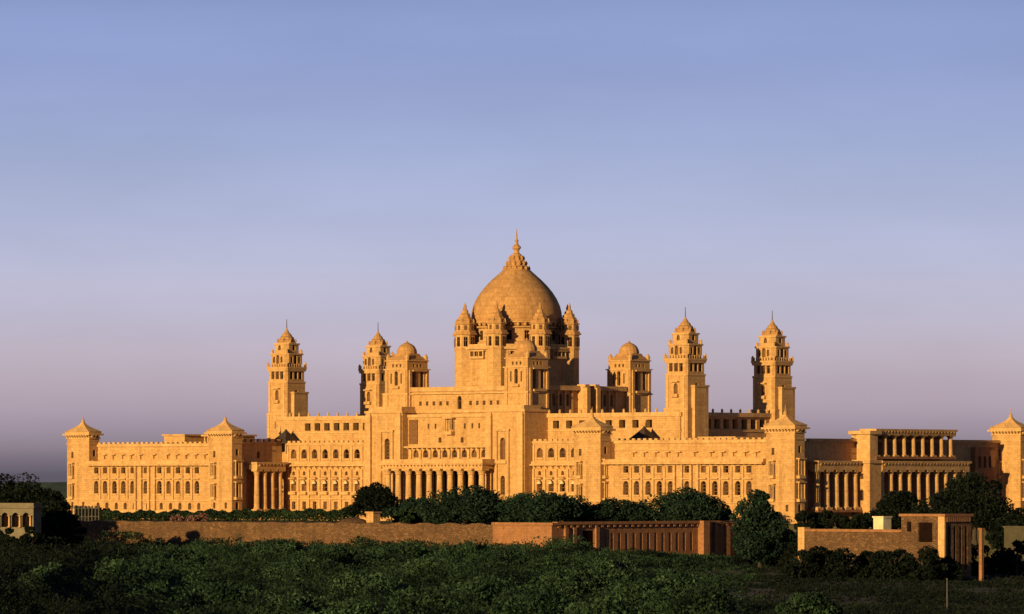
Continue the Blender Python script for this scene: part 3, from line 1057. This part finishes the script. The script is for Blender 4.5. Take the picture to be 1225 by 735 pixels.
MB().box(-55.5, -50.02, -19.8, -15.4, 0, 13.08).build('corner_body', M['stone'], P)

# ------------------------------------------------------------------ garden walls
def wall_root(name, label, cat='wall', group=None):
    o = empty(name, (0, D0, 0), -TH)
    return tag(o, label, cat, group)

# long rubble retaining wall
mb = MB()
N = 60
for k in range(N):
    x0, x1 = -19 + 116.0 * k / N, -19 + 116.0 * (k + 1) / N
    dz0 = .12 * sin(x0 * .9) + .08 * sin(x0 * 2.3)
    dz1 = .12 * sin(x1 * .9) + .08 * sin(x1 * 2.3)
    f = -110.0
    mb.face([(x0, f, -9), (x1, f, -9), (x1, f, -.95 + dz1), (x0, f, -.95 + dz0)])
    mb.face([(x0, f, -.95 + dz0), (x1, f, -.95 + dz1), (x1, f + .9, -.95 + dz1), (x0, f + .9, -.95 + dz0)])
    mb.face([(x0, f + .9, -9), (x1, f + .9, -9), (x1, f + .9, -.95 + dz1), (x0, f + .9, -.95 + dz0)])
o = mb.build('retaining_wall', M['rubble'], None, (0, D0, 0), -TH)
tag(o, 'long low rough stone wall running below the palace garden on the left', 'wall')

# forecourt wall: smooth panels with piers, a dark gateway in its side
fw = wall_root('forecourt_wall', 'tall orange stone forecourt wall with piers, coping and a dark gateway')
mb = MB()
mb.box(97.05, 112.0, -110.6, -109.8, -9, -1.1)
mb.build('front_panel', M['red'], fw)
mb = MB()
gate = (-100.6, 3.0, -8.5, -2.1, False)
niches = [(-96 + 2.05 * k, .8, -6.2, -2.6, True) for k in range(13)]
niches = [n for n in niches if n[0] < -71]
mb.panel(right_fr(112.0), -109.79, -57.2, -9, -1.0, niches + [gate], .1)
mb.panel(left_fr(111.4), -109.79, -57.2, -9, -1.0)
sp = mb.build('side_panel', M['red'], fw)
tb = MB()
for c, w, a, b_, _ in niches:
    tb.box(111.86, 111.88, c - w / 2 + .01, c + w / 2 - .01, a + .01, b_ - .01)
tb.build('niche', M['red'], sp)
gb = MB()
gb.box(111.86, 111.88, -102.09, -99.11, -8.5, -2.11)
gb.build('gate', M['pane'], sp)
mb = MB()
mb.box(97.0, 112.5, -110.9, -109.6, -1.09, -.6)
mb.box(111.2, 112.5, -109.59, -57.0, -.99, -.45)
n = 30
for k in range(n):
    y = -108.8 + 51 * k / n
    mb.box(112.0, 112.38, y - .3, y + .3, -1.5, -1.0)
mb.build('coping', M['red'], fw)
for y, w, out_ in ((-106.9, .45, .5), (-104.6, .4, .45), (-98.4, .45, .5), (-68.6, .9, 1.5), (-64.6, .5, .5), (-61.2, .5, .6), (-57.9, .5, .6)):
    MB().box(112.01, 112.0 + out_, y - w, y + w, -9, -.46 if out_ > 1 else -1.51).build('pier', M['red'], fw)

# low wall on the right with its gateway block, turned the same way, nearer to the camera
GX, GY = to_local(512 / F_PX * 776, 776)
gw = wall_root('gateway', 'square stone gate block with a small dark opening at the right', 'gateway')
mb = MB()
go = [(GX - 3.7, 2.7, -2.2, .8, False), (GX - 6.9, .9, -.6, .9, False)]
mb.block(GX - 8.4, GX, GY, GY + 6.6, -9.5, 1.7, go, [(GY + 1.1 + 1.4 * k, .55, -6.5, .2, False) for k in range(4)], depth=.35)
g = mb.build('gate_block', M['rubble'], gw)  # darker rubble puts partial shade into the block's colour
windows(gw, 'f', GY, go, .35, 'shade_sheet', 'opening')
mb = MB()
mb.box(GX - 8.6, GX + .35, GY - .37, GY + 6.8, 1.71, 2.1)
n = 12
for k in range(n):
    y = GY + .4 + 6.0 * k / n
    mb.box(GX + .01, GX + .3, y - .15, y + .15, .9, 1.7)
mb.build('coping', M['red'], gw)
MB().box(GX - 1.0, GX + .25, GY - .35, GY - .01, -9.5, 1.7).build('pier', M['trim'], gw)

lw = wall_root('garden_wall', 'low brown garden wall running left from the square gate block')
mb = MB()
mb.box(GX - 29, GX - 8.45, GY + 2.0, GY + 2.8, -9.5, -.75)
mb.build('wall_panel', M['rubble'], lw)
mb = MB()
mb.box(GX - 29.1, GX - 8.46, GY + 1.8, GY + 3.0, -.75, -.35)
mb.build('coping', M['red'], lw)
MB().box(GX - 30.4, GX - 29.1, GY + 1.7, GY + 3.2, -9.5, -.1).build('pier', M['trim'], lw)

def at(px, row_base, d):
    """world point seen at picture column px at distance d"""
    return Vector(((px - 618) / F_PX * d, d, CZ - (row_base - HR) / F_PX * d))

# far right low wall piece
p = at(1203, 640, 820)
o = MB()
o.box(0, 26, -.4, .4, -9, -.4)
o.box(-.1, 26, -.6, .6, -.4, -.1)
o = o.build('boundary_wall', M['olive'], None, (p.x, p.y, 0), -TH)
tag(o, 'short olive plastered wall at the far right edge', 'wall')

# small pale block behind the garden wall
p = at(1055.5, 631, 850)
mb = MB()
mb.box(-1.05, 1.05, -1.05, 1.05, -2.0, 1.0)
mb.box(-1.2, 1.2, -1.2, 1.2, 1.0, 1.25)
mb.box(-.35, .35, -1.1, -1.051, -1.9, -.2)
o = mb.build('water_tank', M['white'], None, (p.x, p.y, 0), -TH)
tag(o, 'small pale square masonry block behind the low garden wall', 'tank')

# gate post above the long wall
p = at(446.5, 628, 983)
mb = MB()
mb.box(-.95, .95, -.95, .95, -1.6, .9)
mb.box(-1.15, 1.15, -1.15, 1.15, .9, 1.2)
o = mb.build('gate_post', M['stone'], None, (p.x, p.y, 0), -TH)
tag(o, 'short square stone gate post standing just above the long wall', 'post')
# mound of earth beside it
mb = MB()
mb.lathe(0, 0, [(3.9, -1.6), (3.2, -.9), (2.0, -.25), (.6, .05)], 14)
o = mb.build('earth_mound', M['rubble'], None, (p.x - 3.9, p.y + 1.5, 0), 0)
tag(o, 'low brown mound of earth left of the gate post', 'mound')

# posts and poles at lower right
for i, (px, top, base, d, r, lab) in enumerate([(1174, 634, 695, 770, .26, 'reddish square post standing right of the gate block')]):
    q0, q1 = at(px, base, d), at(px, top, d)
    mb = MB()
    mb.box(-r, r, -r, r, -9, q1.z)
    mb.box(-r * 1.5, r * 1.5, -r * 1.5, r * 1.5, q1.z, q1.z + .25)
    o = mb.build('stone_post', M['red'] if i == 0 else M['white'], None, (q1.x, q1.y, 0), -TH)
    tag(o, lab, 'post')
for px, top, d, lab in [(1133, 694, 560, 'thin bare pole in the dark scrub below the gate block')]:
    q = at(px, top, d)
    mb = MB()
    mb.lathe(0, 0, [(.08, -9), (.06, q.z)], 8)
    mb.lathe(0, 0, [(.1, q.z), (.1, q.z + .12), (.02, q.z + .2)], 8)
    o = mb.build('pole', M['metal'], None, (q.x, q.y, 0), -TH)
    tag(o, lab, 'pole')

# arcaded garden house at the left edge
p = at(40, 601, 960)
ah = tag(empty('arcade_building', (p.x, p.y, 0), -TH * .75), 'low cream building with round arches under dark trees at the left edge', 'building')
mb = MB()
aw = 17.0
aops = [(-1.8 - 2.5 * k, 1.7, -1.6, 1.15, True) for k in range(6)]
mb.block(-aw, 0, 0, 2.4, -9, 2.0, aops, (), depth=.9)
w = mb.build('arcade_wall', M['cream'], ah)
windows(ah, 'f', 0, aops, .9, 'shade_sheet', 'opening')
mb = MB()
mb.box(-aw - .4, .5, -.5, 2.8, 2.01, 2.3)
mb.box(-aw - .1, .15, -.15, 2.5, 2.31, 2.95)
mb.build('parapet', M['cream'], ah)
cm_a = column_mesh(2.2, .2)
for k in range(7):
    c = link('column', cm_a, ah, (-.5 - 2.5 * k, -.3, -1.6))

# railing fence in front of the left end of the palace
p = at(86, 618, 1070)
fe = tag(empty('railing_fence', (p.x, p.y, 0), -TH), 'grey post fence in front of the outer left pavilion', 'fence')
mb = MB()
mb.box(-.12, .12, -.12, .12, -1.4, 1.75)
mb.box(-.18, .18, -.18, .18, 1.75, 1.9)
pm = mb.mesh('post', [M['metal']])
for k in range(9):
    link('post', pm, fe, (k * 1.05, 0, 0))
for z in (-.4, 1.3):
    MB().box(.13, 8.3, -.05, .05, z, z + .1).build('rail', M['metal'], fe)

# ------------------------------------------------------------------ vegetation
rng = np.random.default_rng(7)

def leaf_mesh(name, centres, sizes, mat, flat=0.0, aspect=0.55):
    """one quad per leaf clump, random orientation"""
    n = len(centres)
    d = rng.normal(size=(n, 3)); d[:, 2] *= (1 - flat)
    d /= np.linalg.norm(d, axis=1)[:, None]
    e = rng.normal(size=(n, 3))
    e -= (e * d).sum(1)[:, None] * d
    e /= np.linalg.norm(e, axis=1)[:, None]
    a = d * sizes[:, None]; b = e * (sizes * aspect)[:, None]
    v = np.empty((n, 4, 3))
    v[:, 0] = centres - a; v[:, 1] = centres - b * .9 + a * .1; v[:, 2] = centres + a; v[:, 3] = centres + b
    me = bpy.data.meshes.new(name)
    me.vertices.add(n * 4); me.vertices.foreach_set('co', v.reshape(-1).astype(np.float32))
    me.loops.add(n * 4); me.loops.foreach_set('vertex_index', np.arange(n * 4, dtype=np.int32))
    me.polygons.add(n)
    me.polygons.foreach_set('loop_start', np.arange(0, n * 4, 4, dtype=np.int32))
    me.polygons.foreach_set('loop_total', np.full(n, 4, dtype=np.int32))
    me.materials.append(mat)
    me.update(calc_edges=True)
    return me

def shell_points(n, c, r, hollow=0.55):
    """points in the outer part of an ellipsoid"""
    d = rng.normal(size=(n, 3)); d /= np.linalg.norm(d, axis=1)[:, None]
    t = hollow + (1 - hollow) * rng.random(n) ** .6
    return np.array(c) + d * t[:, None] * np.array(r)

def crown_points(w, h, z0, n, lobes, squash=1.0):
    """uneven crown of width w from z0 to z0+h made of many clumps"""
    pts = []
    for k in range(lobes):
        a, t = rng.random() * 2 * pi, sqrt(rng.random())
        zz = rng.random() if z0 > .05 * h else rng.random() ** 1.5
        rad = (w / 2) * t * (0.86 if zz < .7 else .6) * (1.0 if zz > .15 else .85)
        lr = w * (.10 + .12 * rng.random())
        c = (rad * cos(a), rad * sin(a), z0 + lr * .5 + (h - lr * 1.3) * zz * (1 - .35 * t * t))
        pts.append(shell_points(n // lobes, c, (lr, lr, lr * .72 * squash)))
    return np.concatenate(pts)

def trunk_mesh(h, r, w):
    mb = MB()
    mb.lathe(0, 0, [(r * 1.5, -.4), (r, .6), (r * .8, h * .5), (r * .6, h)], 8)
    for k in range(6):
        a = k * 1.05 + rng.random()
        L_ = min(w * (.25 + .12 * rng.random()), h * .38)
        z0 = h * (.45 + .08 * k)
        p0 = Vector((0, 0, z0)); p1 = Vector((cos(a) * L_, sin(a) * L_, z0 + L_ * .9))
        q = Vector((-sin(a), cos(a), 0))
        for i in range(5):
            pass
        ring = []
        for P_, rr in ((p0, r * .45), (p1, r * .12)):
            ring.append([tuple(P_ + (q * cos(t) + Vector((0, 0, 1)) * sin(t)) * rr) for t in [2 * pi * i / 5 for i in range(5)]])
        for i in range(5):
            j = (i + 1) % 5
            mb.face([ring[0][i], ring[0][j], ring[1][j], ring[1][i]])
    return mb.mesh('trunk', [M['bark']])

def tree(px, row_top, w_px, d, zbase, label, mat='leaf', trunk=0.3, n=9000, leaf=.28, lobes=42, name='tree', group=None):
    s = d / F_PX
    x = (px - 618) * s
    ztop = CZ - (row_top - HR) * s
    H = ztop - zbase
    w = w_px * s
    o = tag(empty(name, (x, d, zbase), rng.random() * 6), label, 'tree' if 'tree' in name else 'shrub', group)
    z0 = H * trunk
    pts = crown_points(w, H - z0, z0, n, lobes)
    me = leaf_mesh('crown', pts, leaf * (.6 + .8 * rng.random(len(pts))), M[mat])
    link('crown', me, o)
    link('trunk', trunk_mesh(z0 + (H - z0) * .55, max(.12, w * .028), w), o)
    return o

TREES = [
    (447, 573, 56, 1012, -1.3, 'tall dark round tree left of the portico columns', 'leaf_dark_shade', .1, 9000),
    (498, 592, 58, 1000, -1.3, 'low leafy tree in front of the left end of the portico', 'leaf', .08, 7000),
    (556, 577, 96, 985, -1.3, 'broad green tree in front of the portico columns', 'leaf', .08, 12000),
    (598, 596, 60, 990, -1.3, 'low green tree below the right pylon', 'leaf', .08, 6000),
    (648, 582, 100, 980, -1.3, 'broad green tree right of the portico, below the arched windows', 'leaf', .08, 12000),
    (705, 596, 54, 985, -1.3, 'small dark tree below the inner right pavilion', 'leaf', .08, 6000),
    (744, 591, 66, 985, -1.3, 'small round tree between the two larger trees below the right wing', 'leaf', .08, 7000),
    (820, 580, 88, 980, -1.3, 'large round tree in front of the right wing above the forecourt wall', 'leaf', .08, 12000),
    (909, 584, 84, 865, -8.0, 'leafy round tree standing beside the end of the forecourt wall with a thin trunk', 'leaf', .12, 14000),
    (1076, 582, 72, 930, -2.0, 'dark tree in front of the shaded colonnade at right', 'leaf_dark_shade', .1, 9000),
    (1166, 556, 112, 900, -4.0, 'largest dark tree standing behind the square gate block', 'leaf_dark_shade', .12, 16000),
    (1124, 590, 74, 915, -3.0, 'dark tree filling the gap behind the gate block', 'leaf_dark_shade', .1, 8000),
    (1212, 600, 60, 860, -6.0, 'dark tree at the right edge behind the olive wall', 'leaf_dark_shade', .1, 8000),
    (18, 557, 96, 1010, -6.0, 'dark broad tree rising behind the cream arcade at left', 'leaf_dark_shade', .15, 14000),
    (54, 576, 62, 1040, -6.0, 'second dark tree sloping down behind the right end of the cream arcade', 'leaf_dark_shade', .08, 8000),
    (70, 591, 56, 975, -7.0, 'dark bushy tree between the cream arcade and the palace', 'leaf_dark_shade', .06, 9000),
]
for px, rt, w, d, zb, lab, mat, tr_, n in TREES:
    if zb == -1.3: w, n = w * 1.15, int(n * 1.25)
    tree(px, rt, w, d, zb, lab, mat, tr_, n)

# unseen trees added left of the view to cast shadow on the left foreground
for k in range(10):
    d = 395 + 34 * k + rng.normal() * 5
    x = -(640 * d / F_PX + 14 + 8 * rng.random())
    wm_ = 13 + 3 * rng.random()
    H_ = 13.5 + 3 * rng.random()
    tree(618 + x / d * F_PX, HR + (CZ + 8 - H_) / d * F_PX, wm_ / d * F_PX, d, -8.0, 'added unseen tree left of the scrub that shades the foreground', 'leaf_dark_shade', .1, 4000, .6, 22, 'tree', 'added shade trees left of the scrub')

# low shrubs filling the garden edge under the trees and along the right
def shrub_row(px0, px1, n, top, d, zb, mat, label, group, wpx=34, leaf=.3, cnt=2200):
    for k in range(n):
        px = px0 + (px1 - px0) * (k + .5) / n + rng.normal() * 2
        tree(px, top + rng.normal() * 2, wpx * (.85 + .4 * rng.random()), d + rng.normal() * 3, zb, label, mat, .02, cnt, leaf, 12, 'shrub', group)
shrub_row(470, 872, 20, 605, 992, -1.3, 'leaf_hedge', 'low dark shrub in the row under the garden trees behind the walls', 'shrubs under the garden trees')
shrub_row(960, 1100, 8, 609, 940, -2, 'leaf_dark_shade', 'dark shrub at the foot of the shaded colonnade behind the low garden wall', 'shrubs below the right colonnade', 36)
shrub_row(952, 1122, 12, 648, 770, -8, 'leaf_dark_shade', 'shrub massed in front of the low garden wall, leaves coloured dark for shade', 'shade-coloured shrubs before the low garden wall', 56, .26, 3000)  # near-black leaf colour stands in for the shade below the wall
shrub_row(1140, 1225, 5, 640, 800, -8, 'leaf_dark_shade', 'dark shrub growing right of the square gate block', 'dark shrubs right of the gate block', 40, .26)
shrub_row(890, 958, 6, 624, 900, -8, 'leaf_dark_shade', 'dark shrub beside the trunk of the tree at the forecourt wall end', 'shrubs beside the forecourt wall end', 38, .26)
shrub_row(46, 92, 3, 606, 985, -6, 'leaf_dark_shade', 'dark shrub between the cream arcade and the long wall', 'shrubs left of the long wall', 34)

shrub_row(-8, 50, 9, 627, 925, -8, 'leaf_dark_shade', 'dark shrub in front of the arches of the cream arcade', 'shrubs before the cream arcade', 30, .28)

# clipped hedge in front of the left wing
def hedge(px0, px1, d0, d1, top0, top1, label, mat, n, thick=1.6, zb=-1.3):
    a, b_ = at(px0, 600, d0), at(px1, 600, d1)
    t = rng.random(n)
    zt = CZ - (top0 + (top1 - top0) * t - HR) * (d0 + (d1 - d0) * t) / F_PX
    zt += .25 * np.sin(t * 47) + .18 * np.sin(t * 131 + 1)
    z = zb + (zt - zb) * rng.random(n) ** .55
    pts = np.stack([a.x + (b_.x - a.x) * t + rng.normal(size=n) * .1, a.y + (b_.y - a.y) * t + (rng.random(n) - .5) * thick, z], 1)
    o = link('hedge', leaf_mesh('hedge', pts, .28 * (.6 + .8 * rng.random(n)), M[mat]))
    return tag(o, label, 'hedge')
hedge(124, 425, 1085, 1045, 613, 610, 'long dark hedge in front of the left wing, above the low wall', 'leaf_hedge', 15000)
hedge(90, 132, 1090, 1086, 607, 611, 'short dark hedge behind the grey post fence', 'leaf_dark_shade', 3500)
for k, px in enumerate((210, 226, 241)):
    tree(px, 613 + k % 2, 20, 1040, -1.3, 'pinkish flowering bush in front of the dark hedge below the left wing', 'flower', .02, 900, .25, 8, 'flowering_shrub', 'pinkish bushes before the hedge')

# spreading thorn trees standing out of the scrub
for px, rt, w in ((602, 652, 96), (690, 671, 104), (523, 660, 96), (362, 662, 92), (438, 676, 104), (585, 684, 110), (648, 699, 116), (268, 690, 92), (150, 664, 84),
                  (762, 686, 100), (335, 641, 80), (480, 646, 86), (728, 664, 72), (400, 648, 70), (565, 645, 70), (500, 696, 110), (350, 698, 104), (806, 676, 74), (845, 694, 88),
                  (430, 709, 110), (720, 705, 104), (215, 652, 74), (60, 672, 80), (965, 702, 84)):
    d = 9.6 * F_PX / (rt - HR)
    d = min(d, 870 if px < 620 else 800)
    tree(px, rt, w, d, -8.3, 'grey green feathery thorn tree spreading above the foreground scrub', 'leaf_thorn' if px < 820 else 'leaf_scrub', .3, 5200, .13 + .00013 * d, 46, 'thorn_tree', 'thorn trees in the foreground scrub')

# the scrub thicket filling the foreground: two masses, green thorn scrub and side scrub with shade put into its leaf colour
mass = {'green': ([], []), 'dark': ([], [])}
def in_terrace(x, y):
    X, Y = to_local(x, y)
    return (X < 114.5 and Y > -112.5) or (X >= 114.5 and Y > -60)
def clamp(v): return max(0.0, min(1.0, v))
y = 368.0
while y < 1060:
    half = 640 * y / F_PX + 8
    step = 7.6
    x = -half + rng.random() * 5
    while x < half:
        bx, by = x + rng.normal() * 1.6, y + rng.normal() * 1.6
        big = rng.random() ** 1.6
        x += step * (.65 + .6 * rng.random())
        if in_terrace(bx, by):
            continue
        Xl, Yl = to_local(bx, by)
        if GX - 33 < Xl < GX + 2 and Yl > GY - 1.5:
            continue
        px = 618 + bx / by * F_PX
        roll = clamp(.42 + .34 * sin(bx * .19 + 1.1 * sin(by * .045) + 1) * cos(by * .062 + bx * .05) + .3 * sin(bx * .083 - by * .037 + 2) + .12 * rng.normal())
        h = .9 + 5.0 * roll + 1.3 * big
        if px > 680 and by > 560:
            h *= max(.14, 1 - (px - 680) / 190)
        if px > 900:
            h *= .8
        if px < 610 and by > 840:
            h = max(h, 3.6 + 1.2 * rng.random())
        if rng.random() < .1:
            continue
        dk = clamp((250 - px) / 200 + (by < 520) * .35) + clamp((px - 820) / 130) + .25 * (rng.random() - .5)  # scrub towards the sides gets the leaf colour that stands in for shade
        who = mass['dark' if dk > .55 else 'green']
        w = step * (.72 + .8 * big)
        n = int(1150 * min(1.1, 500 / by) * (w / step) ** 2 * .8)
        lf = .15 + .0003 * (by - 370)
        n = int(n * (.45 + .75 * roll))
        zb = ground_height(bx, by)
        nl = 12
        for k in range(nl):
            a, t = rng.random() * 2 * pi, sqrt(rng.random())
            zz = .3 + .7 * rng.random()
            lr = w * (.1 + .15 * rng.random())
            c = (bx + cos(a) * t * w * .58, by + sin(a) * t * w * .58, zb + (h - lr * .5) * zz * (1 - .72 * t * t))
            p_ = shell_points(max(14, n // nl), c, (lr, lr, lr * .5), .45)
            who[0].append(p_)
            who[1].append(np.full(len(p_), lf) * (.5 + .9 * rng.random(len(p_))))
    y += step * .8
for key, mat, lab in (('green', 'leaf_scrub', 'dense green thorn scrub covering the middle of the foreground'), ('dark', 'leaf_dark_shade', 'scrub at both sides of the green thorn scrub, shade put into its leaf colour')):
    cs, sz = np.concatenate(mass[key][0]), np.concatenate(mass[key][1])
    nm = 'scrub_thicket' if key == 'green' else 'shade_coloured_scrub'
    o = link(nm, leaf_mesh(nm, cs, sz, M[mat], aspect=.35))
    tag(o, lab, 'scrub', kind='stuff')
